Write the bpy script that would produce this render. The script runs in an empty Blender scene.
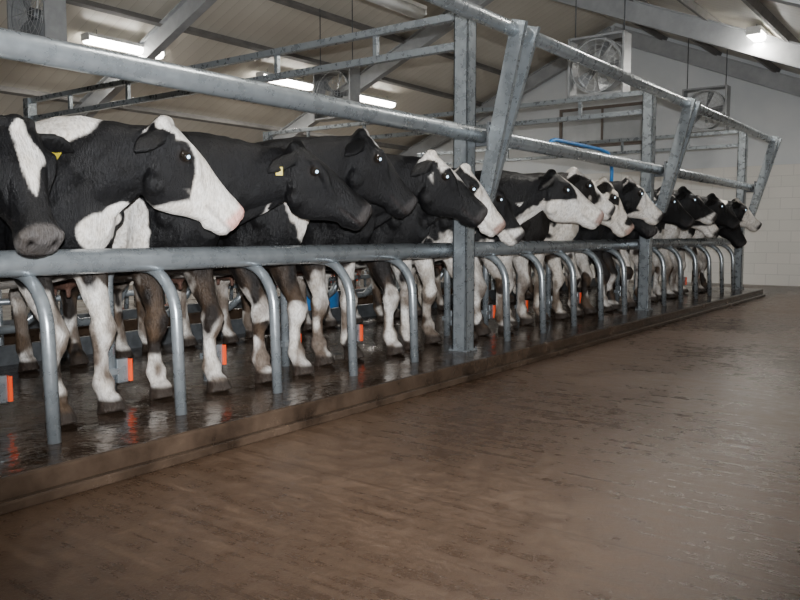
import bpy, bmesh, math, random
import numpy as np
from mathutils import Vector, Matrix, noise
random.seed(4)
C = bpy.context.scene.collection
PI = math.pi
TH = math.atan(585/778.0)
CAM = Vector((0,-3.365,1.082))
PZ = 0.13            # platform top
XE = 14.4            # platform end

# ------------------------------------------------------------------ helpers
class MB:
    def __init__(s): s.v=[]; s.f=[]
    def add(s, vs, fs):
        o=len(s.v); s.v+= [tuple(x) for x in vs]; s.f+=[tuple(i+o for i in q) for q in fs]
    def box(s, c, d, rot=None):
        vs=[Vector((sx*d[0]/2, sy*d[1]/2, sz*d[2]/2)) for sx in(-1,1) for sy in(-1,1) for sz in(-1,1)]
        if rot is not None: vs=[rot@v for v in vs]
        c=Vector(c); vs=[v+c for v in vs]
        s.add(vs,[(0,1,3,2),(4,6,7,5),(0,4,5,1),(2,3,7,6),(0,2,6,4),(1,5,7,3)]); return s
    def b2(s, x0,x1,y0,y1,z0,z1):
        return s.box(((x0+x1)/2,(y0+y1)/2,(z0+z1)/2),(x1-x0,y1-y0,z1-z0))
    def loft(s, rings):
        n=len(rings[0]); vs=[p for r in rings for p in r]; fs=[]
        for i in range(len(rings)-1):
            for j in range(n):
                k=(j+1)%n
                fs.append((i*n+j,i*n+k,(i+1)*n+k,(i+1)*n+j))
        fs.append(tuple(reversed(range(n)))); m=(len(rings)-1)*n
        fs.append(tuple(m+j for j in range(n)))
        s.add(vs,fs); return s
    def sweep(s, pts, rad, ref=(0,0,1), n=14, ex=2.0):
        pts=[Vector(p) for p in pts]; ref=Vector(ref); rings=[]
        for i,p in enumerate(pts):
            a=pts[max(0,i-1)]; b=pts[min(len(pts)-1,i+1)]
            T=(b-a).normalized()
            S=T.cross(ref)
            if S.length<1e-3: S=T.cross(Vector((1,0,0)))
            S.normalize(); N=S.cross(T)
            r=rad[i] if isinstance(rad,(list,tuple)) else rad
            w,h=(r if isinstance(r,(list,tuple)) else (r,r))
            ring=[]
            for j in range(n):
                an=2*PI*j/n; ca,sa=math.cos(an),math.sin(an)
                q=2/ex
                ring.append(p+S*(w*math.copysign(abs(ca)**q,ca))+N*(h*math.copysign(abs(sa)**q,sa)))
            rings.append(ring)
        return s.loft(rings)
    def tube(s, pts, r, n=14, ref=None):
        pts=[Vector(p) for p in pts]
        if ref is None:
            best=None
            for c in ((1,0,0),(0,1,0),(0,0,1)):
                m=max(abs((pts[i+1]-pts[i]).normalized().dot(Vector(c))) for i in range(len(pts)-1))
                if best is None or m<best[0]: best=(m,c)
            ref=best[1]
        return s.sweep(pts,r,ref,n)
    def ball(s, c, r, n=12, m=8):
        r=r if isinstance(r,(list,tuple)) else (r,r,r); c=Vector(c); rings=[]
        for i in range(1,m):
            ph=PI*i/m
            rings.append([c+Vector((r[0]*math.sin(ph)*math.cos(2*PI*j/n), r[1]*math.sin(ph)*math.sin(2*PI*j/n), -r[2]*math.cos(ph))) for j in range(n)])
        vs=[p for q in rings for p in q]; vs+=[c+Vector((0,0,-r[2])),c+Vector((0,0,r[2]))]; fs=[]
        for i in range(m-2):
            for j in range(n):
                k=(j+1)%n; fs.append((i*n+j,i*n+k,(i+1)*n+k,(i+1)*n+j))
        b=len(vs)-2; t=len(vs)-1
        for j in range(n):
            k=(j+1)%n; fs.append((b,k,j)); fs.append(((m-2)*n+j,(m-2)*n+k,t))
        s.add(vs,fs); return s
    def mesh(s,name):
        me=bpy.data.meshes.new(name); me.from_pydata(s.v,[],s.f); me.update()
        bm=bmesh.new(); bm.from_mesh(me); bmesh.ops.recalc_face_normals(bm,faces=bm.faces); bm.to_mesh(me); bm.free()
        return me
    def obj(s,name,mat,parent=None,smooth=False,bevel=0,loc=None):
        me=s.mesh(name); o=bpy.data.objects.new(name,me); C.objects.link(o)
        me.materials.append(mat)
        if smooth:
            me.polygons.foreach_set('use_smooth',[len(p.vertices)==4 or len(p.vertices)==3 for p in me.polygons])
        if bevel:
            b=o.modifiers.new('b','BEVEL'); b.width=bevel; b.segments=2; b.limit_method='ANGLE'
        if parent: o.parent=parent
        if loc: o.location=loc
        return o
def tag(o,label=None,cat=None,group=None,kind=None):
    if label:o['label']=label
    if cat:o['category']=cat
    if group:o['group']=group
    if kind:o['kind']=kind
    return o
def empty(name,loc,label,cat,group=None,rz=0):
    o=bpy.data.objects.new(name,None); C.objects.link(o); o.location=loc; o.rotation_euler=(0,0,rz); o.empty_display_size=.1
    return tag(o,label,cat,group)
def dup(root,loc,label=None,group=None,rz=None):
    r=root.copy(); C.objects.link(r); r.location=loc
    if rz is not None: r.rotation_euler=(0,0,rz)
    if label:r['label']=label
    if group:r['group']=group
    for ch in root.children:
        c=ch.copy(); C.objects.link(c); c.parent=r
        for g in ch.children:
            d=g.copy(); C.objects.link(d); d.parent=c
    return r
ORD=['first','second','third','fourth','fifth','sixth','seventh','eighth','ninth','tenth','eleventh','twelfth','thirteenth','fourteenth','fifteenth','sixteenth','seventeenth','eighteenth','nineteenth','twentieth']

# ------------------------------------------------------------------ materials
class NT:
    def __init__(s,name):
        m=bpy.data.materials.new(name); m.use_nodes=True; s.m=m; s.t=m.node_tree; s.b=s.t.nodes['Principled BSDF']
    def n(s,t,**k):
        x=s.t.nodes.new(t)
        for a,v in k.items():
            if a in x.inputs: x.inputs[a].default_value=v
            else: setattr(x,a,v)
        return x
    def l(s,a,b): s.t.links.new(a,b)
def ramp(nt,fac,stops):
    r=nt.n('ShaderNodeValToRGB'); e=r.color_ramp.elements
    while len(e)<len(stops): e.new(.5)
    for i,(p,c) in enumerate(stops): e[i].position=p; e[i].color=(*c,1)
    nt.l(fac,r.inputs[0]); return r
def noisy(name,c1,c2,scale=6,rough=.6,metal=0,r2=None,bump=0,detail=6,coord='Object',spec=.5,stretch=None,bscale=None):
    nt=NT(name); tc=nt.n('ShaderNodeTexCoord'); co=tc.outputs[coord]
    if stretch:
        mp=nt.n('ShaderNodeMapping'); mp.inputs['Scale'].default_value=stretch; nt.l(co,mp.inputs[0]); co=mp.outputs[0]
    no=nt.n('ShaderNodeTexNoise',Scale=scale,Detail=detail,Roughness=.6); nt.l(co,no.inputs['Vector'])
    r=ramp(nt,no.outputs[0],[(.3,c1),(.7,c2)]); nt.l(r.outputs[0],nt.b.inputs['Base Color'])
    nt.b.inputs['Metallic'].default_value=metal; nt.b.inputs['Specular IOR Level'].default_value=spec
    if r2 is None: nt.b.inputs['Roughness'].default_value=rough
    else:
        mr=nt.n('ShaderNodeMapRange'); mr.inputs['From Min'].default_value=.35; mr.inputs['From Max'].default_value=.65
        mr.inputs['To Min'].default_value=rough; mr.inputs['To Max'].default_value=r2
        nt.l(no.outputs[0],mr.inputs[0]); nt.l(mr.outputs[0],nt.b.inputs['Roughness'])
    if bump:
        n2=nt.n('ShaderNodeTexNoise',Scale=bscale or scale*4,Detail=4); nt.l(co,n2.inputs['Vector'])
        bp=nt.n('ShaderNodeBump',Strength=bump,Distance=.02); nt.l(n2.outputs[0],bp.inputs['Height']); nt.l(bp.outputs[0],nt.b.inputs['Normal'])
    return nt.m
galv=noisy('galvanised_steel',(.265,.295,.315),(.375,.41,.435),scale=13,rough=.24,r2=.35,metal=.66,detail=6)
galv_dark=noisy('weathered_steel',(.07,.075,.08),(.14,.15,.16),scale=12,rough=.5,metal=.5)
beam_m=noisy('beam_paint',(.30,.31,.32),(.40,.41,.42),scale=5,rough=.55,metal=.1)
purlin_m=noisy('purlin_steel',(.13,.125,.12),(.20,.19,.18),scale=5,rough=.6,metal=.1)
dark=noisy('dark_rubber',(.012,.012,.013),(.03,.03,.03),scale=20,rough=.6)
white_paint=noisy('white_enamel',(.6,.6,.58),(.72,.72,.70),scale=8,rough=.4)
orange=noisy('orange_plastic',(.80,.06,.01),(.9,.10,.015),scale=10,rough=.4)
blue=noisy('blue_hose',(.02,.15,.42),(.03,.20,.52),scale=10,rough=.35)
yellow=noisy('yellow_tag',(.42,.33,.02),(.52,.41,.04),scale=30,rough=.5)
eye_m=noisy('eye_gloss',(.006,.005,.004),(.02,.014,.01),scale=30,rough=.05,spec=.8)
fan_blade=noisy('fan_blade_alloy',(.20,.21,.22),(.30,.31,.32),scale=10,rough=.35,metal=.5)
cage=noisy('wire_cage',(.38,.39,.39),(.50,.51,.51),scale=10,rough=.4,metal=.3)
fan_frame=noisy('fan_frame_zinc',(.28,.29,.30),(.38,.39,.40),scale=9,rough=.4,metal=.3)
def emis(name,col,st):
    nt=NT(name); nt.b.inputs['Base Color'].default_value=(*col,1)
    nt.b.inputs['Emission Color'].default_value=(*col,1); nt.b.inputs['Emission Strength'].default_value=st; return nt.m
tube_on=emis('lit_diffuser',(1,.97,.9),36)
glint_m=emis('flash_eye_shine',(.55,.78,1),2.6)  # emission imitates eye-shine from the camera flash
pane_m=noisy('frosted_pane',(.34,.36,.37),(.46,.48,.49),scale=2,rough=.3)  # plain pale grey pane colour, not emissive
win_frame=noisy('brown_window_frame',(.10,.075,.06),(.15,.12,.10),scale=6,rough=.5)

def floor_mat():
    nt=NT('damp_brown_concrete'); tc=nt.n('ShaderNodeTexCoord'); co=tc.outputs['Object']
    a=nt.n('ShaderNodeTexNoise',Scale=.5,Detail=6,Roughness=.55); nt.l(co,a.inputs['Vector'])
    mp=nt.n('ShaderNodeMapping'); mp.inputs['Scale'].default_value=(8.0,.5,1); mp.inputs['Rotation'].default_value=(0,0,.10); nt.l(co,mp.inputs[0])
    s=nt.n('ShaderNodeTexNoise',Scale=3.0,Detail=8,Roughness=.65); nt.l(mp.outputs[0],s.inputs['Vector'])
    g=nt.n('ShaderNodeTexNoise',Scale=9,Detail=9,Roughness=.72); nt.l(co,g.inputs['Vector'])
    mx=nt.n('ShaderNodeMath',operation='MULTIPLY_ADD'); mx.inputs[1].default_value=1.0; nt.l(a.outputs[0],mx.inputs[0])
    ms=nt.n('ShaderNodeMath',operation='MULTIPLY'); ms.inputs[1].default_value=.9; nt.l(s.outputs[0],ms.inputs[0]); nt.l(ms.outputs[0],mx.inputs[2])
    m2=nt.n('ShaderNodeMath',operation='ADD'); nt.l(mx.outputs[0],m2.inputs[0]); nt.l(g.outputs[0],m2.inputs[1])
    hf=nt.n('ShaderNodeMath',operation='MULTIPLY'); hf.inputs[1].default_value=.345; nt.l(m2.outputs[0],hf.inputs[0])
    r=ramp(nt,hf.outputs[0],[(.38,(.036,.020,.012)),(.5,(.064,.038,.023)),(.62,(.108,.068,.043))])
    v=nt.n('ShaderNodeTexNoise',Scale=42,Detail=4,Roughness=.75); nt.l(co,v.inputs['Vector'])
    fr=ramp(nt,v.outputs[0],[(.31,(.5,.45,.4)),(.42,(1,1,1)),(.62,(1,1,1)),(.74,(1.6,1.5,1.4))])
    mu=nt.n('ShaderNodeMixRGB',blend_type='MULTIPLY'); mu.inputs[0].default_value=.9; nt.l(r.outputs[0],mu.inputs[1]); nt.l(fr.outputs[0],mu.inputs[2])
    w=nt.n('ShaderNodeSeparateXYZ'); nt.l(co,w.inputs[0])
    ad=nt.n('ShaderNodeMath',operation='ADD'); ad.inputs[1].default_value=.45; nt.l(w.outputs[0],ad.inputs[0])
    pm=nt.n('ShaderNodeMath',operation='PINGPONG'); pm.inputs[1].default_value=1.5; nt.l(ad.outputs[0],pm.inputs[0])
    ls=nt.n('ShaderNodeMath',operation='LESS_THAN'); ls.inputs[1].default_value=.006; nt.l(pm.outputs[0],ls.inputs[0])
    jm=nt.n('ShaderNodeMixRGB',blend_type='MULTIPLY'); nt.l(ls.outputs[0],jm.inputs[0]); nt.l(mu.outputs[0],jm.inputs[1]); jm.inputs[2].default_value=(.65,.6,.55,1)
    nt.l(jm.outputs[0],nt.b.inputs['Base Color'])
    mr=nt.n('ShaderNodeMapRange'); mr.inputs['From Min'].default_value=.42; mr.inputs['From Max'].default_value=.58
    mr.inputs['To Min'].default_value=.20; mr.inputs['To Max'].default_value=.40
    nt.l(hf.outputs[0],mr.inputs[0]); nt.l(mr.outputs[0],nt.b.inputs['Roughness'])
    b1=nt.n('ShaderNodeTexNoise',Scale=45,Detail=6,Roughness=.7); nt.l(co,b1.inputs['Vector'])
    bp=nt.n('ShaderNodeBump',Strength=.35,Distance=.008); nt.l(b1.outputs[0],bp.inputs['Height'])
    b3=nt.n('ShaderNodeBump',Strength=.2,Distance=.006); nt.l(s.outputs[0],b3.inputs['Height']); nt.l(bp.outputs[0],b3.inputs['Normal']); nt.l(b3.outputs[0],nt.b.inputs['Normal'])
    return nt.m
floor_m=floor_mat()
plat_m=noisy('wet_platform_concrete',(.020,.013,.009),(.085,.057,.039),scale=3,rough=.05,r2=.30,bump=.35,bscale=12,detail=8)

def ceil_mat():
    nt=NT('ribbed_ceiling_sheet'); tc=nt.n('ShaderNodeTexCoord')
    w=nt.n('ShaderNodeTexWave',Scale=1.5,bands_direction='X',wave_profile='SAW'); nt.l(tc.outputs['Object'],w.inputs['Vector'])
    r=ramp(nt,w.outputs[0],[(.0,(.38,.34,.28)),(.05,(.63,.59,.51)),(.9,(.67,.63,.55))])
    no=nt.n('ShaderNodeTexNoise',Scale=.7,Detail=5); nt.l(tc.outputs['Object'],no.inputs['Vector'])
    r2=ramp(nt,no.outputs[0],[(.3,(.82,.81,.79)),(.7,(1,1,1))])
    mu=nt.n('ShaderNodeMixRGB',blend_type='MULTIPLY'); mu.inputs[0].default_value=1; nt.l(r.outputs[0],mu.inputs[1]); nt.l(r2.outputs[0],mu.inputs[2])
    nt.l(mu.outputs[0],nt.b.inputs['Base Color']); nt.b.inputs['Roughness'].default_value=.30
    bp=nt.n('ShaderNodeBump',Strength=.25,Distance=.02); nt.l(w.outputs[0],bp.inputs['Height']); nt.l(bp.outputs[0],nt.b.inputs['Normal'])
    return nt.m
ceil_m=ceil_mat()
def wall_mat(split=None):
    nt=NT('white_painted_block'); tc=nt.n('ShaderNodeTexCoord')
    sx=nt.n('ShaderNodeSeparateXYZ'); nt.l(tc.outputs['Object'],sx.inputs[0])
    ad=nt.n('ShaderNodeMath',operation='ADD'); nt.l(sx.outputs[0],ad.inputs[0]); nt.l(sx.outputs[1],ad.inputs[1])
    cb=nt.n('ShaderNodeCombineXYZ'); nt.l(ad.outputs[0],cb.inputs[0]); nt.l(sx.outputs[2],cb.inputs[1])
    br=nt.n('ShaderNodeTexBrick',Scale=1.0); br.inputs['Brick Width'].default_value=.45; br.inputs['Row Height'].default_value=.225; br.inputs['Mortar Size'].default_value=.006
    br.inputs['Color1'].default_value=(.72,.70,.66,1); br.inputs['Color2'].default_value=(.68,.67,.63,1); br.inputs['Mortar'].default_value=(.56,.55,.52,1)
    nt.l(cb.outputs[0],br.inputs['Vector'])
    if split:
        gt=nt.n('ShaderNodeMath',operation='GREATER_THAN'); gt.inputs[1].default_value=split; nt.l(sx.outputs[2],gt.inputs[0])
        no=nt.n('ShaderNodeTexNoise',Scale=1.5,Detail=5); nt.l(tc.outputs['Object'],no.inputs['Vector'])
        r=ramp(nt,no.outputs[0],[(.3,(.58,.61,.63)),(.7,(.66,.68,.69))])
        mx=nt.n('ShaderNodeMixRGB'); nt.l(gt.outputs[0],mx.inputs[0]); nt.l(br.outputs[0],mx.inputs[1]); nt.l(r.outputs[0],mx.inputs[2]); nt.l(mx.outputs[0],nt.b.inputs['Base Color'])
    else: nt.l(br.outputs[0],nt.b.inputs['Base Color'])
    nt.b.inputs['Roughness'].default_value=.6
    return nt.m
wall_m=wall_mat(); end_m=wall_mat(2.475)

def coat_mat():
    nt=NT('cow_coat'); at=nt.n('ShaderNodeAttribute',attribute_name='coat'); tc=nt.n('ShaderNodeTexCoord')
    no=nt.n('ShaderNodeTexNoise',Scale=9,Detail=8,Roughness=.7); nt.l(tc.outputs['Object'],no.inputs['Vector'])
    r=ramp(nt,no.outputs[0],[(.3,(.72,.65,.56)),(.6,(1,1,1))])
    mp=nt.n('ShaderNodeMapping'); mp.inputs['Scale'].default_value=(1,.25,.25); nt.l(tc.outputs['Object'],mp.inputs[0])
    f=nt.n('ShaderNodeTexNoise',Scale=140,Detail=4,Roughness=.7); nt.l(mp.outputs[0],f.inputs['Vector'])
    hr=ramp(nt,f.outputs[0],[(.35,(.55,.53,.51)),(.6,(1.1,1.1,1.1))])
    mu=nt.n('ShaderNodeMixRGB',blend_type='MULTIPLY'); mu.inputs[0].default_value=.85; nt.l(at.outputs['Color'],mu.inputs[1]); nt.l(r.outputs[0],mu.inputs[2])
    mh=nt.n('ShaderNodeMixRGB',blend_type='MULTIPLY'); mh.inputs[0].default_value=.85; nt.l(mu.outputs[0],mh.inputs[1]); nt.l(hr.outputs[0],mh.inputs[2])
    nt.l(mh.outputs[0],nt.b.inputs['Base Color']); nt.b.inputs['Specular IOR Level'].default_value=.25
    ro=nt.n('ShaderNodeMapRange'); ro.inputs['To Min'].default_value=.26; ro.inputs['To Max'].default_value=.58; nt.l(no.outputs[0],ro.inputs[0]); nt.l(ro.outputs[0],nt.b.inputs['Roughness'])
    f2=nt.n('ShaderNodeTexNoise',Scale=6,Detail=3,Roughness=.5); nt.l(tc.outputs['Object'],f2.inputs['Vector'])
    bp=nt.n('ShaderNodeBump',Strength=1.0,Distance=.012); nt.l(f.outputs[0],bp.inputs['Height'])
    b2=nt.n('ShaderNodeBump',Strength=.35,Distance=.03); nt.l(f2.outputs[0],b2.inputs['Height']); nt.l(bp.outputs[0],b2.inputs['Normal']); nt.l(b2.outputs[0],nt.b.inputs['Normal'])
    return nt.m
coat=coat_mat()

# ------------------------------------------------------------------ the building
X0,X1=-3.0,17.5; YR,YL=-4.9,10.8
SL=.42; RZ=5.85
def roofz(y): return RZ-SL*abs(y-3.635)
f=MB()
f.b2(X0,X1,YR,-.355,-.1,0); f.b2(XE,X1,-.355,YL,-.1,0); f.b2(X0,XE,6.9,YL,-.1,0)
f.b2(X0,XE,2.3,4.2,-.9,-.8); f.b2(X0,XE,2.2,2.3,-.9,0); f.b2(X0,XE,4.2,4.3,-.9,0)
f.b2(XE-.1,XE,2.3,4.2,-.9,0)
tag(f.obj('floor',floor_m),kind='structure')
o=MB().b2(X0,XE,-.345,2.3,0,PZ).obj('platform_front',plat_m,bevel=.014); tag(o,kind='structure')
tag(MB().b2(X0,XE,4.2,6.9,0,PZ).obj('platform_rear',plat_m,bevel=.012),kind='structure')
tag(MB().b2(X0,XE,2.24,2.29,PZ,PZ+.14).b2(X0,XE,4.22,4.3,PZ,PZ+.1).obj('trim_1',galv_dark),kind='structure')
tag(MB().b2(X0,XE-.05,-.395,-.345,0,.045).obj('trim_2',plat_m,bevel=.008),kind='structure')
def gable(name,xa,xb,mat,z0):
    m=MB(); top=[roofz(y) for y in (YR,3.635,YL)]
    vs=[(x,y,z) for x in(xa,xb) for (y,z) in [(YR,z0),(YL,z0),(YL,top[2]),(3.635,top[1]),(YR,top[0])]]
    m.add(vs,[(0,1,2,3,4),(9,8,7,6,5)]+[(i,(i+1)%5,5+(i+1)%5,5+i) for i in range(5)])
    return tag(m.obj(name,mat),kind='structure')
gable('wall_back',X1,X1+.15,end_m,0)
gable('wall_front',X0-.15,X0,end_m,0)
tag(MB().b2(X0,X1,YR-.15,YR,0,roofz(YR)).obj('wall_right',wall_m),kind='structure')
tag(MB().b2(X0,X1,YL,YL+.15,0,roofz(YL)).obj('wall_left',wall_m),kind='structure')
m=MB()
for (ya,yb) in ((YR-.15,3.635),(3.635,YL+.15)):
    za,zb=roofz(ya),roofz(yb)
    vs=[(x,y,z+dz) for dz in(0,.08) for x in(X0-.15,X1+.15) for (y,z) in((ya,za),(yb,zb))]
    m.add(vs,[(0,1,3,2),(4,6,7,5),(0,2,6,4),(1,5,7,3),(0,4,5,1),(2,3,7,6)])
tag(m.obj('ceiling',ceil_m),kind='structure')
def ibeam(mb,p,q,h,w,t=.018):
    p=Vector(p); q=Vector(q); d=(q-p); L=d.length; d.normalize(); c=(p+q)/2
    side=Vector((1,0,0)) if abs(d.x)<.5 else Vector((0,1,0)); up=side.cross(d).normalized()
    if up.z<0: up=-up
    R=Matrix((side,d,up)).transposed()
    mb.box(c,(t,L,h),R); mb.box(c+up*h/2,(w,L,t),R); mb.box(c-up*h/2,(w,L,t),R)
for x in (-1.8,2.95,7.7,12.5,17.3):
    m=MB(); off=.17+.10
    ibeam(m,(x,YR,roofz(YR)-off),(x,3.635,RZ-off),.30,.15); ibeam(m,(x,YL,roofz(YL)-off),(x,3.635,RZ-off),.30,.15)
    ibeam(m,(x,YR+.1,0),(x,YR+.1,roofz(YR)-.1),.2,.15) ; ibeam(m,(x,YL-.1,0),(x,YL-.1,roofz(YL)-.1),.2,.15)
    tag(m.obj('ceiling_rafter',beam_m),kind='structure')
for i in range(-6,7):
    y=3.635+i*1.15
    if i==0: continue
    s=math.copysign(1,i); R=Matrix.Rotation(-s*math.atan(SL),3,'X')
    m=MB().box((7.25,y,roofz(y)-.055),(20.5,.05,.10),R); m.box((7.25,y-.03*s,roofz(y)-.10),(20.5,.08,.012),R)
    tag(m.obj('ceiling_purlin',purlin_m),kind='structure')
wy0,wy1,wz0,wz1=2.9,4.9,3.15,3.95
m=MB(); xx=X1-.03
for (a,b,c,d) in ((wy0,wy1,wz0-.07,wz0),(wy0,wy1,wz1,wz1+.07),(wy0-.07,wy0,wz0-.07,wz1+.07),(wy1,wy1+.07,wz0-.07,wz1+.07)): m.b2(xx-.03,xx+.04,a,b,c,d)
y=(wy0+wy1)/2; m.b2(xx-.02,xx+.03,y-.025,y+.025,wz0,wz1)
w=tag(m.obj('window_1',win_frame),kind='structure')
MB().b2(xx+.0,xx+.02,wy0,wy1,wz0,wz1).obj('pane',pane_m,w)

# ------------------------------------------------------------------ lights
def lamp(y,x,z,L,label,lit=True,watts=28):
    t=empty('fluorescent_light',(x,y,z),label,'light','ceiling strip lights')
    MB().b2(-L/2,L/2,-.10,.10,0,.05).b2(-L/2,-L/2+.03,-.10,.10,-.06,0).b2(L/2-.03,L/2,-.10,.10,-.06,0).obj('housing',white_paint,t,bevel=.004)
    MB().sweep([(-L/2+.03,0,-.035),(L/2-.03,0,-.035)],[(.095,.065),(.095,.065)],(0,0,1),16,2.6).obj('diffuser',tube_on if lit else white_paint,t,smooth=True)
    for s in (-1,1):
        MB().tube([(s*L*.35,0,.05),(s*L*.35,0,max(.06,roofz(y)-z))],.005,6).obj('hanger',galv_dark,t,smooth=True)
    if lit:
        ld=bpy.data.lights.new('strip_glow','AREA'); ld.shape='RECTANGLE'; ld.size=L; ld.size_y=.14; ld.energy=watts; ld.color=(1,.95,.87)
        lo=bpy.data.objects.new('strip_glow',ld); C.objects.link(lo); lo.parent=t; lo.location=(0,0,-.12)
YF=11-3.365
for i,x in enumerate((7.42,10.95,13.66)):
    lamp(YF,x,4.03,1.38,['lit strip light high at upper left of the picture','second lit strip light along the far roof slope, just left of the distant fan','third lit strip light along the far roof slope, just right of the distant fan'][i],watts=76)
for i,x in enumerate((-.8,3.8,8.3,12.8)):
    lamp(-.55,x,3.97,1.35,['strip light on the near roof slope behind the photographer','strip light on the near roof slope above the kerb at the left','strip light on the near roof slope above the middle of the row','lit strip light at the upper right between the grey rafters'][i],watts=(20,30,55,90)[i])
lamp(2.6,7.5,3.92,1.75,'unlit white strip light housing cut by the top edge of the picture',lit=False)

# ------------------------------------------------------------------ box fans
def make_fan(loc,label):
    x,y,z=loc
    t=empty('box_fan',loc,label,'fan','large square ventilation fans'); S=.40
    m=MB()
    for s in(-1,1): m.b2(-.13,.13,s*S-.015,s*S+.015,-S-.015,S+.015); m.b2(-.13,.13,-S,S,s*S-.015,s*S+.015)
    m.obj('frame',fan_frame,t,bevel=.003)
    m=MB(); n=40; R0,R1=.355,.375
    vs=[];fs=[]
    for xx in(-.10,.10):
        for r in(R0,R1): vs+=[(xx,r*math.cos(2*PI*j/n),r*math.sin(2*PI*j/n)) for j in range(n)]
    for j in range(n):
        k=(j+1)%n
        fs+=[(j,k,n+k,n+j),(2*n+j,3*n+j,3*n+k,2*n+k),(j,2*n+j,2*n+k,k),(n+j,n+k,3*n+k,3*n+j)]
    m.add(vs,fs); m.obj('shroud',fan_frame,t)
    for xx in(-.125,.125):
        m=MB()
        for r in (.07,.14,.21,.28,.35,.385):
            m.tube([(xx,r*math.cos(a),r*math.sin(a)) for a in [2*PI*j/28 for j in range(29)]],.003,5,ref=(1,0,0))
        for j in range(8):
            a=PI*j/8; m.tube([(xx,-.39*math.cos(a),-.39*math.sin(a)),(xx,.39*math.cos(a),.39*math.sin(a))],.003,5)
        m.obj('guard',cage,t)
    MB().tube([(-.07,0,0),(.09,0,0)],.07,16).obj('hub',galv_dark,t,smooth=True)
    for j in range(5):
        a=2*PI*j/5+.3; R=Matrix.Rotation(a,3,'X'); rr=[]
        for k,(r,w) in enumerate(((.05,.05),(.14,.11),(.24,.15),(.31,.16),(.34,.12))):
            tw=math.radians(48-22*k/4)
            rr.append([R@Vector((sx*w*math.sin(tw)*.5+dx, sx*w*math.cos(tw)*.5, r)) for sx,dx in((-1,-.003),(1,-.003),(1,.003),(-1,.003))])
        MB().loft(rr).obj('blade',fan_blade,t)
    return t
fr=[]
for (x,d,q,lab) in ((10.65,4.5,.520,'large square fan hanging at the upper right above the row of cows'),(15.7,4.45,.530,'square fan hung farther back, before the white end wall at upper right'),
              (4.85,8.9,.282,'square fan cut off by the top left corner of the picture'),(10.05,8.9,.262,'square fan between two lit strip lights over the far roof slope')):
    fr.append((x,d-3.365,1.082+q*d,lab))
base=make_fan(fr[0][:3],fr[0][3]); fans=[base]
for (x,y,z,lab) in fr[1:]: fans.append(dup(base,(x,y,z),lab))
for t,(x,y,z,lab) in zip(fans,fr):
    for s in(-1,1):
        MB().tube([(0,s*.36,.41),(0,s*.36,roofz(y+s*.36)-z-.02)],.009,6).obj('hanging_rod',galv_dark,t,smooth=True)

# ------------------------------------------------------------------ steel frame of the stalls
PX=[5.33,9.53,14.10]
SX0=1.83; D=.70
def make_post(x,label,group='tall steel frame posts'):
    t=empty('steel_post',(x,0,PZ),label,'post',group)
    m=MB(); w=.065; H=2.69
    m.b2(-w,w,-w,-w+.014,0,H); m.b2(-w,w,w-.014,w,0,H); m.b2(-w,-w+.014,-w,w,0,H); m.b2(w-.014,w,-w,w,0,H); m.b2(-w,w,-w,w,H-.01,H)
    m.obj('column',galv,t,bevel=.003)
    MB().b2(-.085,.085,-.085,.085,0,.012).obj('base_plate',galv,t,bevel=.002)
    for sx in(-1,1):
        for sy in(-1,1): MB().tube([(sx*.075,sy*.075,.01),(sx*.075,sy*.075,.03)],.008,6).obj('bolt',galv_dark,t)
    for s in(-1,1):
        a=Vector((.10+s*.035,-.135,1.21)); b=Vector((.06+s*.12,-.505,2.53)); m=MB()
        d=(b-a); L=d.length; d.normalize(); sx=Vector((1,0,0)); sx=(sx-d*sx.dot(d)).normalized(); up=sx.cross(d); R=Matrix((sx,d,up)).transposed(); c=(a+b)/2
        m.box(c,(.008,L,.12),R)
        m.box(c+R@Vector((s*-.018,0,.056)),(.036,L,.008),R); m.box(c+R@Vector((s*-.018,0,-.056)),(.036,L,.008),R)
        m.obj('bracket_arm',galv,t)
    MB().b2(.0,.20,-.080,-.0655,1.18,1.34).b2(.095,.11,-.16,-.07,1.20,1.32).obj('bracket_lug',galv,t,bevel=.002)
    MB().b2(.01,.18,-.215,-.195,1.60,1.82).b2(.065,.09,-.20,-.03,1.64,1.78).obj('clamp_plate',galv_dark,t,bevel=.003)
    for zz in(1.64,1.78):
        for q in(.03,.155): MB().tube([(q,-.21,zz),(q,-.23,zz)],.013,6).obj('bolt',galv,t)
    return t
for i,x in enumerate(PX):
    make_post(x,['tall galvanised post with slanted bracket, nearest one in the middle of the picture','tall galvanised post with slanted bracket, second one behind the middle of the row','tall galvanised post with slanted bracket, farthest one at the end of the kerb'][i])
def rail(name,x0,x1,y,z,r,label,group):
    m=MB().tube([(x0,0,0),(x0+.012,0,0),(x1-.012,0,0),(x1,0,0)],[r*.9,r,r,r*.9],20)
    o=m.obj(name,galv,None,smooth=True); o.location=(0,y,z); return tag(o,label,'rail',group)
lowz=.945
secs=['leftmost section','middle section','farthest section']
for (a,b),l in zip([(-1.5,5.30),(5.36,9.50),(9.56,14.10)],secs): rail('breast_rail',a,b,.125,lowz,.061,'thick galvanised rail below the cow heads, '+l+' between tall posts','breast rails')
for (a,b),l in zip([(-1.5,5.43),(5.44,9.63),(9.64,14.38)],secs): rail('head_rail',a,b,-.128,1.85,.060,'thick galvanised pipe just above the cow heads, '+l,'head rails')
for (a,b),l in zip([(-1.5,5.38),(5.39,9.58),(9.59,14.32)],secs): rail('top_rail',a,b,-.455,2.60,.054,'highest outer pipe held by slanted brackets, '+l,'outer top rails')
def arc(c,r,a0,a1,n=10): return [(0,c[0]+r*math.cos(math.radians(a0+(a1-a0)*i/n)),c[1]+r*math.sin(math.radians(a0+(a1-a0)*i/n))) for i in range(n+1)]
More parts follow.
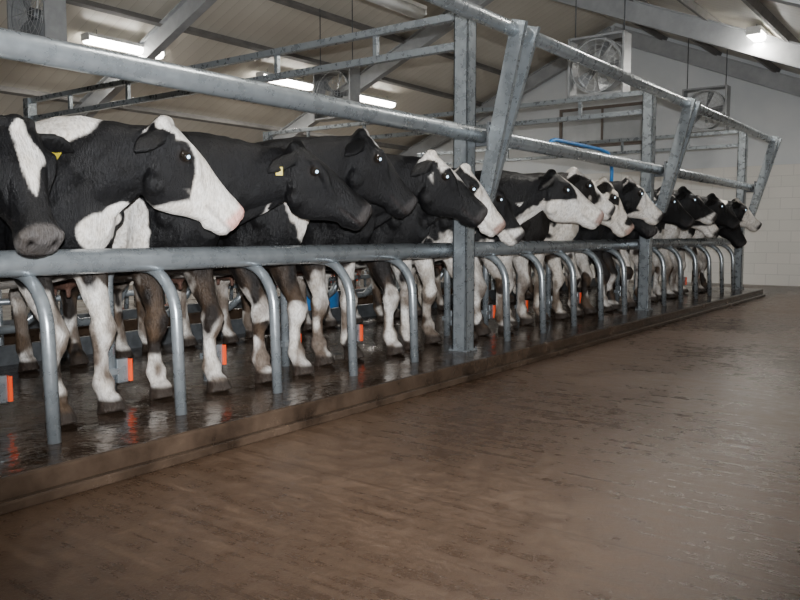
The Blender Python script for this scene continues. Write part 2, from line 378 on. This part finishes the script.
def make_hoop(x,label):
    t=empty('stall_hoop',(x,0,PZ),label,'stall divider','bent pipe stall hoops')
    H=.770; r=.27; L=.62; r2=.10
    path=[(0,-.02,.0)]+arc((r,H-r),r,180,90)+arc((L-r2,H-r2),r2,90,0)+[(0,L,0)]
    MB().tube(path,.031,16,ref=(1,0,0)).obj('hoop_pipe',galv,t,smooth=True)
    b=MB().b2(.025,.095,L-.035,L+.0,.09,.23).b2(-.036,.03,L-.036,L+.036,.14,.18).obj('marker_box',galv,t,bevel=.004)
    MB().b2(.095,.113,L-.05,L+.01,.095,.225).obj('orange_face',orange,b)
    return t
n=0; hoop=None
for k in range(0,18):
    if k in(5,11): continue
    x=SX0+D*k; lab='bent galvanised pipe hoop with orange marker, %s from the left along the kerb'%ORD[n]
    if hoop is None: hoop=make_hoop(x,lab)
    else: dup(hoop,(x,0,PZ),lab)
    n+=1
for i,x in enumerate(PX):
    t=empty('cross_truss',(x,0,2.82),'ladder-like tubular cross beam running back from the %s tall post'%['nearest','second','farthest'][i],'beam','cross beams over the parlour')
    MB().b2(-.03,.03,.065,6.6,-.06,0).obj('top_chord',galv,t,bevel=.004)
    MB().b2(-.03,.03,.065,6.6,-.29,-.23).obj('bottom_chord',galv,t,bevel=.004)
    for y in(.9,2.1,3.3,4.5,5.7): MB().b2(-.02,.02,y-.02,y+.02,-.23,-.06).obj('strut',galv,t)
for i,x in enumerate(PX):
    t=empty('steel_post',(x,6.66,PZ),'tall post of the opposite frame behind the cows, %s from the left'%ORD[i],'post','opposite frame posts')
    MB().b2(-.06,.06,-.06,.06,0,2.69).obj('column',galv,t,bevel=.003); MB().b2(-.1,.1,-.1,.1,0,.014).obj('base_plate',galv,t)
for z,nm,l in ((.945,'breast_rail','low rail of the opposite frame seen behind the cows'),(1.86,'head_rail','upper rail of the opposite frame seen behind the cows')):
    o=MB().tube([(-1.5,0,0),(14.2,0,0)],.05,12).obj(nm,galv,smooth=True); o.location=(0,6.54,z); tag(o,l,'rail')
def rear_hoop(x,first=[None]):
    if first[0] is None:
        t=empty('stall_hoop',(x,5.9,PZ),'bent pipe hoop standing in the opposite frame behind the cows','stall divider','opposite stall hoops')
        H=.72; r=.19; L=.62
        MB().tube([(0,0,.0)]+arc((r,H-r),r,180,90)+arc((L-r,H-r),r,90,0)+[(0,L,0)],.03,10,ref=(1,0,0)).obj('hoop_pipe',galv,t,smooth=True)
        MB().b2(.03,.13,-.02,.03,.07,.25).obj('marker_box',orange,t)
        first[0]=t
    else: dup(first[0],(x,5.9,PZ))
for k in range(-1,17):
    if k not in(5,11): rear_hoop(SX0+D*k)
for y,l in ((2.37,'rump rail with curved guards at the pit edge behind the cows\' hind legs'),(4.12,'rump rail on the far side of the milking pit')):
    t=empty('rump_rail',(0,y,PZ),l,'rail')
    pts=[(-1.5+i*.07,.008*math.sin(i*.628),.80) for i in range(225)]
    MB().tube(pts,.034,10,ref=(0,0,1)).obj('pipe',galv,t,smooth=True)
    for i in range(7): MB().tube([(-.6+i*2.1,0,-.93),(-.6+i*2.1,0,.79)],.030,10).obj('upright',galv,t,smooth=True)
    if y<3:
        for k in range(-2,17):
            x=SX0+D*k+.07
            MB().tube([(x,0,.78),(x,.03,.62),(x+.02,.10,.44),(x+.08,.16,.30),(x+.19,.19,.22),(x+.37,.19,.22),(x+.48,.16,.30),(x+.54,.10,.44),(x+.56,.03,.62),(x+.56,0,.78)],.036,12,ref=(0,1,0)).obj('curved_guard',galv,t,smooth=True)
        MB().tube([(-1.5,.10,.44),(14.2,.10,.44)],.026,10).obj('lower_bar',galv,t,smooth=True)
def claw(x,y,first=[None]):
    if first[0] is None:
        t=empty('milking_cluster',(x,y,.5),'milking cluster hanging from the far pit rail behind the cows','milking machine','hanging milking clusters')
        MB().ball((0,0,0),(.06,.06,.05)).obj('claw',galv,t,smooth=True)
        for a in range(4):
            c,s=math.cos(a*PI/2+.7),math.sin(a*PI/2+.7)
            MB().tube([(.04*c,.04*s,.02),(.10*c,.10*s,.04),(.11*c,.11*s,-.06),(.10*c,.10*s,-.2)],[.012,.014,.022,.024],8,ref=(.3,.5,1)).obj('teat_cup',galv,t,smooth=True)
        MB().tube([(0,0,.03),(0,.03,.2),(0,.09,.36),(0,.17,.45),(0,.24,.45),(.0,.275,.38),(.02,.275,.1),(.03,.275,-.2)],.013,8,ref=(1,0,0)).obj('hose',white_paint,t,smooth=True)
        first[0]=t
    else: dup(first[0],(x,y,.5))
for k in range(-2,16): claw(SX0+D*k,3.78)
o=MB().tube([(x,0,.06*math.sin(x*2.2)) for x in [i*.1 for i in range(145)]],.02,8,ref=(0,1,0)).obj('milk_line',white_paint,smooth=True); o.location=(-.5,4.18,-.42); tag(o,'pale hose line drooping along the far pit wall','pipe')
ctrl=[(9.25,1.2,2.20),(9.33,1.2,2.27),(9.45,1.2,2.295),(10.9,1.2,2.295),(11.2,1.2,2.27),(11.34,1.2,2.18),(11.38,1.2,2.0),(11.38,1.2,1.7)]
o=MB().tube([Vector(c) for c in ctrl],.026,12,ref=(0,1,0)).obj('air_hose',blue,smooth=True); tag(o,'blue pipe running above the cows right of the nearest tall post','pipe')
t=empty('storage_drum',(6.9,3.1,-.8),'blue plastic drum standing in the milking pit behind the cow legs','drum')
MB().tube([(0,0,0),(0,0,.04),(0,0,.3),(0,0,.33),(0,0,.36),(0,0,.6),(0,0,.63),(0,0,.66),(0,0,1.15),(0,0,1.2)],[.26,.28,.28,.29,.28,.28,.29,.28,.28,.25],24).obj('body',blue,t,smooth=True)
MB().tube([(0,0,1.2),(0,0,1.23)],.2,24).obj('lid',dark,t)

# ------------------------------------------------------------------ cows
S=1.07
def smooth(x,w): return np.clip(x/w*.5+.5,0,1)
def make_cow(label,bx,poll,a,p,spec,voxel=.014,by=.40,tags=(),open_ear=False):
    a=math.radians(a); p=math.radians(p); hk=spec.get('head_scale',1.0)
    O=Vector(((poll[0]-bx)/S,(poll[1]-by)/S,poll[2]/S))
    F=Vector((math.cos(p)*math.cos(a),-math.cos(p)*math.sin(a),-math.sin(p)))
    U=Vector((math.sin(p)*math.cos(a),-math.sin(p)*math.sin(a),math.cos(p)))
    W=F.cross(U).normalized()
    def H(t,w,u): return O+(F*t+W*w+U*u)*hk
    m=MB(); Z=Vector((0,0,1))
    tor=[(-.24,1.00,.09,.14),(-.17,1.00,.15,.24),(-.05,1.01,.205,.33),(.10,1.025,.235,.37),(.35,1.01,.265,.39),(.65,.99,.295,.40),(1.0,.98,.305,.41),(1.25,1.03,.275,.365),(1.45,1.09,.25,.30),(1.58,1.13,.20,.24),(1.66,1.14,.12,.15)]
    m.sweep([(0,y,z) for y,z,_,_ in tor],[(w,h) for _,_,w,h in tor],(0,0,1),24,2.3)
    m.ball((0,.12,1.31),(.07,.25,.12))
    for s in(-1,1): m.ball((s*.19,1.22,1.34),(.06,.11,.06)); m.ball((s*.155,.03,1.03),(.09,.17,.27)); m.ball((s*.17,-.10,.98),(.06,.06,.07))
    B=H(.05,0,-.115); A=Vector((0,.15,1.12)); Fh=Vector((F.x,F.y,0)).normalized()
    P1=A+Vector((0,-.30,.10)); P2=B-Fh*.20+Vector((0,.03,-.05)); pts=[]; rad=[]
    for i in range(13):
        q=i/12; pts.append(A*(1-q)**3+P1*3*q*(1-q)**2+P2*3*q*q*(1-q)+B*q**3)
        rad.append((float(np.interp(q,[0,.35,.7,1],[.19,.138,.105,.085])),float(np.interp(q,[0,.35,.7,1],[.32,.255,.175,.120]))))
    m.sweep(pts,rad,(0,0,1),18,2.1)
    dw=[pp-Vector((0,0,r[1]*.9)) for pp,r in zip(pts[2:12],rad[2:12])]
    m.sweep(dw,[(.026,.04),(.030,.07),(.030,.09),(.030,.095),(.030,.09),(.030,.08),(.030,.07),(.030,.06),(.030,.045),(.026,.03)],(0,0,1),10)
    hs=[(-.06,.060,.052,-.062),(-.03,.094,.080,-.078),(.03,.112,.122,-.105),(.10,.122,.148,-.134),(.16,.117,.166,-.153),(.22,.096,.163,-.155),(.28,.081,.141,-.145),(.34,.074,.115,-.129),(.395,.073,.098,-.118),(.44,.083,.095,-.116),(.48,.091,.092,-.116),(.51,.088,.082,-.116),(.53,.068,.060,-.116)]
    rings=[]
    for t,w,h,c in hs:
        ring=[]
        for j in range(22):
            an=2*PI*j/22; ca,sa=math.cos(an),math.sin(an); e=.66
            ww=w*(1 if sa>0 else 1-.26*abs(sa))
            ring.append(H(t,ww*math.copysign(abs(ca)**e,ca),c+h*math.copysign(abs(sa)**e,sa)))
        rings.append(ring)
    m.loft(rings)
    fold=spec.get('fold',False); segs=[]
    for s in(-1,1):
        m.sweep([H(.07,s*.092,-.046),H(.125,s*.114,-.033),H(.18,s*.106,-.047),H(.26,s*.081,-.098),H(.32,s*.070,-.12)],[.020,.034,.029,.020,.012],U,10)
        m.ball(H(.13,s*.072,-.240),(.054,.054,.062)); m.ball(H(.485,s*.058,-.066),.036)
        m.ball(H(-.03,s*.058,-.018),.032)
        b=H(.01,s*.085,-.058)
        if open_ear: d=(W*s*1.0-U*.32-F*.18).normalized(); L=.225; nr=F*.8+U*.3
        elif s==-1 or fold: d=(W*s*.42-Fh*.80-Z*.35).normalized(); L=.17; nr=W*s*.8+Z*.5
        else: d=(W*s*.66-Fh*.66-Z*.30).normalized(); L=.225; nr=W*(s*.75)+Z*.65+Fh*.35
        e=[b+d*(L*q)-Z*(.03*q*q) for q in (0,.18,.38,.58,.78,.93,1.0)]
        m.sweep(e,[(.024,.024),(.038,.021),(.048,.018),(.048,.017),(.036,.015),(.018,.012),(.008,.008)],nr,14)
        segs.append((e[1]*.6+e[0]*.4,e[-1]))
    m.ball(H(-.02,0,-.010),(.05,.05,.045))
    m.ball(H(.445,0,-.184),(.052,.046,.034))
    jit=[random.uniform(-.10,.10) for _ in range(4)]
    for i,s in enumerate((-1,1)):
        d=jit[i]
        m.sweep([(s*.15,.06,1.08),(s*.16,.07,.88),(s*.16,.10+d*.3,.72),(s*.15,.05+d*.6,.58),(s*.145,d*.9,.48),(s*.145,-.012+d,.42),(s*.145,-.004+d,.36),(s*.145,.016+d,.30),(s*.145,.014+d,.20),(s*.145,.004+d,.14),(s*.147,-.015+d,.09),(s*.148,-.04+d,.055)],
                [(.09,.16),(.09,.14),(.082,.11),(.060,.074),(.047,.053),(.067,.072),(.053,.055),(.034,.039),(.035,.040),(.056,.061),(.044,.046),(.052,.058)],(0,1,0),14)
        m.sweep([(s*.148,-.03+d,.075),(s*.15,-.045+d,.04),(s*.15,-.055+d,.0)],[(.052,.057),(.062,.073),(.070,.086)],(0,1,0),14)
        d=jit[i+2]
        m.sweep([(s*.15,1.38,1.12),(s*.165,1.30,.92),(s*.17,1.22+d*.3,.76),(s*.17,1.30+d*.6,.64),(s*.165,1.43+d,.54),(s*.16,1.485+d,.48),(s*.158,1.47+d,.40),(s*.155,1.455+d,.26),(s*.155,1.44+d,.14),(s*.157,1.41+d,.085),(s*.158,1.39+d,.05)],
                [(.12,.22),(.125,.21),(.105,.15),(.075,.105),(.056,.072),(.054,.070),(.042,.054),(.038,.044),(.050,.052),(.044,.046),(.050,.056)],(0,1,0),14)
        m.sweep([(s*.158,1.40+d,.075),(s*.16,1.385+d,.04),(s*.16,1.375+d,.0)],[(.05,.055),(.058,.068),(.064,.08)],(0,1,0),14)
    for sx in(-1,1):
        m.ball((sx*.08,1.08,.64),(.10,.16,.11))
        for sy in(-.08,.08): m.sweep([(sx*.09,1.08+sy,.56),(sx*.092,1.08+sy,.49)],[.018,.014],(0,1,0),8)
    m.sweep([(0,1.60,1.32),(0,1.67,1.28),(0,1.70,1.1),(0,1.705,.85),(0,1.70,.66),(0,1.70,.55),(0,1.70,.42)],[.035,.03,.022,.018,.03,.045,.015],(0,1,0),10)
    me=m.mesh('tmp'); ob=bpy.data.objects.new('tmp',me); C.objects.link(ob)
    r=ob.modifiers.new('r','REMESH'); r.mode='VOXEL'; r.voxel_size=voxel
    sm=ob.modifiers.new('s','SMOOTH'); sm.factor=.5; sm.iterations=5 if voxel<.0105 else (4 if voxel<.016 else 2)
    dg=bpy.context.evaluated_depsgraph_get(); dg.update()
    me2=bpy.data.meshes.new_from_object(ob.evaluated_get(dg)); bpy.data.objects.remove(ob); me2.name='cow_body'
    N=len(me2.vertices); co=np.empty(N*3); me2.vertices.foreach_get('co',co); P=co.reshape(-1,3)
    no=np.empty(N*3); me2.vertices.foreach_get('normal',no); NRM=no.reshape(-1,3)
    R=(P-np.array(O))/hk; t=R@np.array(F); w=R@np.array(W); u=R@np.array(U)
    aw=np.abs(w)
    head=(t>-.14)&(t<.62)&(aw<.34)&(u>-.38)&(u<.1)&~((t<.04)&(aw<.105)&(u<-.16))&~((t<-.06)&(aw<.11))
    sd=spec.get('seed',0); thr=spec.get('thr',.2); sc=spec.get('sc',1.7)
    nz=np.array([noise.noise(Vector((x*sc+sd*7.3,y*sc*.9-sd*3.1,z*sc+sd*1.7)))+.18*noise.noise(Vector((x*5+sd,y*5,z*5)))+.05*noise.noise(Vector((x*22+sd,y*22,z*22))) for x,y,z in P])
    fine=np.array([noise.noise(Vector((x*14,y*14,z*7+sd))) for x,y,z in P])
    leg=np.array([noise.noise(Vector((x*6+sd*3,y*4,z*5-sd))) for x,y,z in P])
    # nostrils: deep commas on the front corners of the muzzle; mouth slit
    dn=np.sqrt(((t-.520)*1.0)**2+((aw-.050)*1.3)**2+((u+.075)*.8)**2)
    push=np.where(head,np.clip(1-dn/.034,0,1)*.026,0)
    md=np.abs(u+.156+(t-.5)*.05); mk=np.where(head&(t>.36),np.clip(1-md/.014,0,1),0); push=push+mk*.005
    # neck folds
    fold_n=np.sin(t*70+nz*6)*smooth(-t-.04,.05)*smooth(t+.42,.05)*(P[:,1]<0)
    push=push-fine*.0025*(~head)+fold_n*.0018*(~head)
    P=P-NRM*push[:,None]; me2.vertices.foreach_set('co',P.ravel())
    wt=smooth(nz-thr,.015)
    for (c,rr) in spec.get('spots',()):
        dd=np.sqrt(((P-np.array(c))**2/np.array(rr)**2).sum(1))+nz*.4+fine*.08; wt=np.maximum(wt,smooth(1-dd,.03))
    lh=spec.get('leg',.55); wt=np.maximum(wt,smooth(lh+nz*.45+fine*.10-P[:,2],.03))
    wt=np.where(P[:,2]<lh+.1,wt*(1-smooth(leg-spec.get('legspot',.22),.04)),wt)
    bt,bw=spec.get('blaze',([0,.5],[0,0]))
    b0=np.interp(t,bt,bw,left=0,right=bw[-1]); hb=b0*(1+nz*.5+fine*spec.get('rag',.2))+fine*.012
    ctr=np.interp(t,[0,.11,.17,.3,.54],[-.10,-.135,-.15,-.14,-.115])
    hw=smooth(hb-aw,.005)*smooth(u-ctr+.01,.02)*(b0>.004)
    if 'side' in spec:
        st,su=spec['side']; hw=np.maximum(hw,smooth(u-np.interp(t,st,su)+fine*.016,.006))
    tm=spec.get('muzzle',9); hw=np.maximum(hw,smooth(t-tm+nz*.05+fine*.022+(u+.1)*spec.get('msl',-.6),.010))
    if spec.get('whitehead'):
        pn=np.array([noise.noise(Vector((q*9+sd,r_*9,s_*9))) for q,r_,s_ in np.stack([t,w,u],1)])
        hw=np.maximum(hw,1-smooth(pn-spec['whitehead'],.05))
    wt=np.where(head,hw,wt)
    for (ea,eb) in segs:
        ea=np.array(ea); eb=np.array(eb); dv=eb-ea; tt=np.clip(((P-ea)@dv)/(dv@dv),0,1); ds=np.linalg.norm(P-ea-tt[:,None]*dv,axis=1)
        wt=np.where((ds<.064)&(((aw>.100)&(t<.07)&(u>-.22))|(tt>.25)),spec.get('ear',0.0),wt)
    K=np.array(spec.get('dark',(.007,.007,.008))); Wc=np.array(spec.get('light',(.90,.87,.83)))
    col=K[None,:]*(1-wt[:,None])+Wc[None,:]*wt[:,None]
    dirt=np.clip((.80-P[:,2])/.45,0,1)*np.clip(.70+fine*1.5+nz*.6,0.15,.92)
    dirt=np.where(head,0,dirt); D3=np.array((.105,.070,.046)); col=col*(1-dirt[:,None])+D3*dirt[:,None]
    hoof=smooth(.07-P[:,2],.01); col=col*(1-hoof[:,None])+np.array((.040,.030,.024))*hoof[:,None]
    ud=smooth(.20-np.sqrt(P[:,0]**2+(P[:,1]-1.08)**2*.6),.03)*smooth(.66-P[:,2],.02)*(P[:,2]>.36)*(~head); col=col*(1-ud[:,None])+np.array((.12,.065,.05))*ud[:,None]
    npd=np.where(head,smooth(t-.455-np.clip(aw-.03,0,1)*.3,.012)*smooth(u+.150,.014),0); nc=np.array(spec.get('nose',(.045,.041,.041))); col=col*(1-npd[:,None])+nc*npd[:,None]
    nst=np.where(head,np.clip(1.9-dn/.012,0,1),0); col=col*(1-nst[:,None])+np.array((.003,.002,.002))*nst[:,None]
    mo=mk*.45; col=col*(1-mo[:,None])+np.array((.03,.02,.018))*mo[:,None]
    de=np.sqrt((t-.135)**2+(aw-.119)**2+(u+.066)**2); er=np.where(head,smooth(.036-de,.006),0)*.8; col=col*(1-er[:,None])+np.array((.012,.009,.008))*er[:,None]
    ca=me2.color_attributes.new('coat','FLOAT_COLOR','POINT'); ca.data.foreach_set('color',np.concatenate([col,np.ones((N,1))],1).ravel())
    me2.polygons.foreach_set('use_smooth',[True]*len(me2.polygons)); me2.materials.clear(); me2.materials.append(coat); me2.update()
    t_=empty('cow',(bx,by,PZ),label,'cow','cows standing side by side at the rail'); t_.scale=(S,S,S)
    b=bpy.data.objects.new('body',me2); C.objects.link(b); b.parent=t_
    for s in(-1,1):
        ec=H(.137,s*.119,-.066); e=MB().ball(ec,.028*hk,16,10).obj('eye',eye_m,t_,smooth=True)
        pd=(F*.42+W*(s*.86)+U*.12).normalized(); pc=ec+pd*(.0215*hk); MB().ball(pc,.0102,12,8).obj('pupil',glint_m,e,smooth=True)  # added glowing bead stands in for flash light reflected by the eye
    for s in tags:
        Rm=Matrix((W,F,U)).transposed(); ea,eb=segs[0 if s==-1 else 1]; c=ea*.45+eb*.55
        if open_ear: MB().box(c-U*.055+F*.012,(.046,.006,.054),Rm).obj('ear_tag',yellow,t_,bevel=.002)
        else: 
            X=W*s; X=Vector((X.x,X.y,0)).normalized(); Y=Z.cross(X); Rz=Matrix((X,Y,Z)).transposed()
            MB().box(c+X*.026-Z*.030,(.006,.038,.046),Rz).obj('ear_tag',yellow,t_,bevel=.002)
    return t_
BK=(.010,.008,.007)
specs=[
 ('black cow at the left edge facing the camera, ragged white blaze on its forehead',1.48,(1.74,.02,1.41),94,60,dict(seed=1,thr=.35,leg=.35,head_scale=.97,rag=.8,nose=(.085,.078,.076),blaze=([-.02,.02,.07,.12,.18,.24,.30,.34],[0,.032,.058,.062,.046,.030,.018,0])),.0095,(-1,)),
 ('cow with white face, black eye and cheek patch and pink nose, nearest one looking right',2.18,(2.49,-.03,1.49),28,45,dict(seed=2,thr=.5,leg=.70,head_scale=1.03,blaze=([-.07,.05,.12,.2,.3,.5],[.08,.11,.11,.1,.09,.1]),side=([-.1,-.04,.04,.10,.17,.23,.30,.36],[.0,-.06,-.045,-.012,-.035,-.10,-.20,-.4]),muzzle=.34,nose=(.78,.45,.40),spots=(((.14,-.30,.93),(.13,.18,.11)),((-.12,.10,1.42),(.26,.36,.14)),((.1,-.3,.85),(.2,.12,.16)))),.009,()),
 ('all black cow with a long dark head, third from the left',2.88,(3.37,-.09,1.45),44,35,dict(seed=3,thr=.45,leg=.52,spots=(((-.05,.25,1.48),(.3,.10,.12)),)),.0095,(1,)),
 ('black cow with a small white forehead star, raised high under the head rail',3.58,(4.05,-.03,1.59),36,46,dict(seed=4,thr=.35,leg=.62,blaze=([-.04,.0,.06,.12,.17],[.03,.08,.105,.07,0])),.0105,()),
 ('black cow with a white forehead stripe just left of the nearest tall post',4.28,(4.68,-.15,1.50),48,40,dict(seed=5,thr=.25,leg=.65,blaze=([-.07,.0,.1,.18,.26,.36],[.07,.11,.118,.085,.05,0]),side=([-.05,.0,.08,.14,.5],[0,-.03,-.025,.1,.1])),.0115,()),
 ('white-faced cow whose head pokes out in front of the nearest tall post',4.98,(5.12,-.16,1.43),56,50,dict(seed=6,thr=.3,leg=.8,fold=True,head_scale=.92,blaze=([-.07,.05,.15,.3,.5],[.08,.10,.10,.08,.09]),side=([-.1,0,.1,.16,.22],[-.02,-.03,.0,-.02,-.2]),muzzle=.27,nose=(.40,.28,.25)),.0115,()),
 ('black cow right behind the slanted bracket of the nearest tall post',5.68,(5.88,.08,1.40),40,52,dict(seed=7,thr=.3,leg=.75,muzzle=.40),.0125,()),
 ('black cow with white blaze and muzzle stretched far forward, right of the nearest post',6.38,(6.74,-.10,1.50),54,34,dict(seed=8,thr=.35,leg=.7,head_scale=1.08,muzzle=.24,msl=-1.3,nose=(.42,.30,.27),blaze=([.0,.08,.2,.3],[.03,.06,.07,.08])),.012,()),
 ('dark cow with its head tucked high behind a white-muzzled neighbour',7.08,(7.44,.0,1.57),42,36,dict(seed=9,thr=.1,leg=.8,dark=BK,blaze=([-.06,.1,.3],[.09,.10,.06]),muzzle=.36),.013,()),
 ('white-faced cow with scattered dark patches in the middle right of the row',7.78,(8.04,-.08,1.50),48,54,dict(seed=10,thr=.1,leg=.8,head_scale=1.05,whitehead=.16,dark=BK,light=(.86,.81,.74),nose=(.5,.35,.3),ear=.0),.013,()),
 ('black and white cow with white forehead beside the patchy-faced one',8.48,(8.82,-.05,1.55),46,40,dict(seed=11,thr=.2,leg=.75,blaze=([-.05,.05,.15,.3,.5],[.09,.11,.10,.07,.1]),side=([-.1,0,.1,.16,.22],[-.02,-.03,.0,-.02,-.2]),muzzle=.31),.014,()),
 ('black cow with dark muzzle just left of the second tall post',9.18,(9.20,.08,1.43),66,50,dict(seed=12,thr=.3,leg=.7,fold=True),.016,()),
 ('black cow with a thin white stripe just right of the second tall post',9.88,(10.1,-.02,1.50),50,40,dict(seed=13,thr=.25,leg=.75,blaze=([-.05,.1,.3],[.08,.08,.04])),.016,()),
 ('black cow, second one right of the second tall post',10.58,(10.85,-.05,1.54),56,34,dict(seed=14,thr=.35,leg=.6,muzzle=.42),.017,()),
 ('black cow with white blaze, third one right of the second tall post',11.28,(11.55,-.03,1.44),50,52,dict(seed=15,thr=.15,leg=.8,blaze=([-.05,.1,.3],[.1,.11,.05]),muzzle=.36),.017,()),
 ('black cow with dark face, fourth one right of the second tall post',11.98,(12.25,-.05,1.50),55,40,dict(seed=16,thr=.3,leg=.7),.017,()),
 ('black cow with head hung lowest, just before the last cow of the row',12.68,(12.98,-.12,1.32),60,60,dict(seed=17,thr=.3,leg=.7,head_scale=1.05),.017,()),
 ('white-faced cow farthest along the row by the last post',13.38,(13.66,-.05,1.48),54,40,dict(seed=19,thr=.2,leg=.8,blaze=([-.05,.05,.3,.5],[.08,.1,.09,.1]),side=([-.1,0,.1,.16,.22],[-.02,-.03,.0,-.02,-.2]),muzzle=.28),.017,()),
]
for i,(lab,bx,poll,a,p,sp,vx,tg) in enumerate(specs): make_cow(lab,bx,poll,a,p,sp,vx,tags=tg,open_ear=(i==0))

# ------------------------------------------------------------------ camera flash and camera
ld=bpy.data.lights.new('camera_flash','SPOT'); ld.shadow_soft_size=.02; ld.energy=2200; ld.color=(.96,.98,1); ld.spot_size=math.radians(84); ld.spot_blend=.8
lo=bpy.data.objects.new('camera_flash',ld); C.objects.link(lo); lo.location=(-.05,-3.42,1.20)
fw=Vector((math.cos(TH-.02),math.sin(TH-.02),.10)); lo.rotation_euler=fw.to_track_quat('-Z','Y').to_euler()
wd=bpy.data.worlds.new('w'); bpy.context.scene.world=wd; wd.use_nodes=True; wd.node_tree.nodes['Background'].inputs[0].default_value=(.5,.55,.6,1); wd.node_tree.nodes['Background'].inputs[1].default_value=.05
cd=bpy.data.cameras.new('camera'); cd.sensor_width=36; cd.lens=35.0; cd.clip_end=100
co=bpy.data.objects.new('camera',cd); C.objects.link(co); co.location=CAM
co.rotation_euler=(PI/2-math.atan(67/778.0),0,TH-PI/2); bpy.context.scene.camera=co
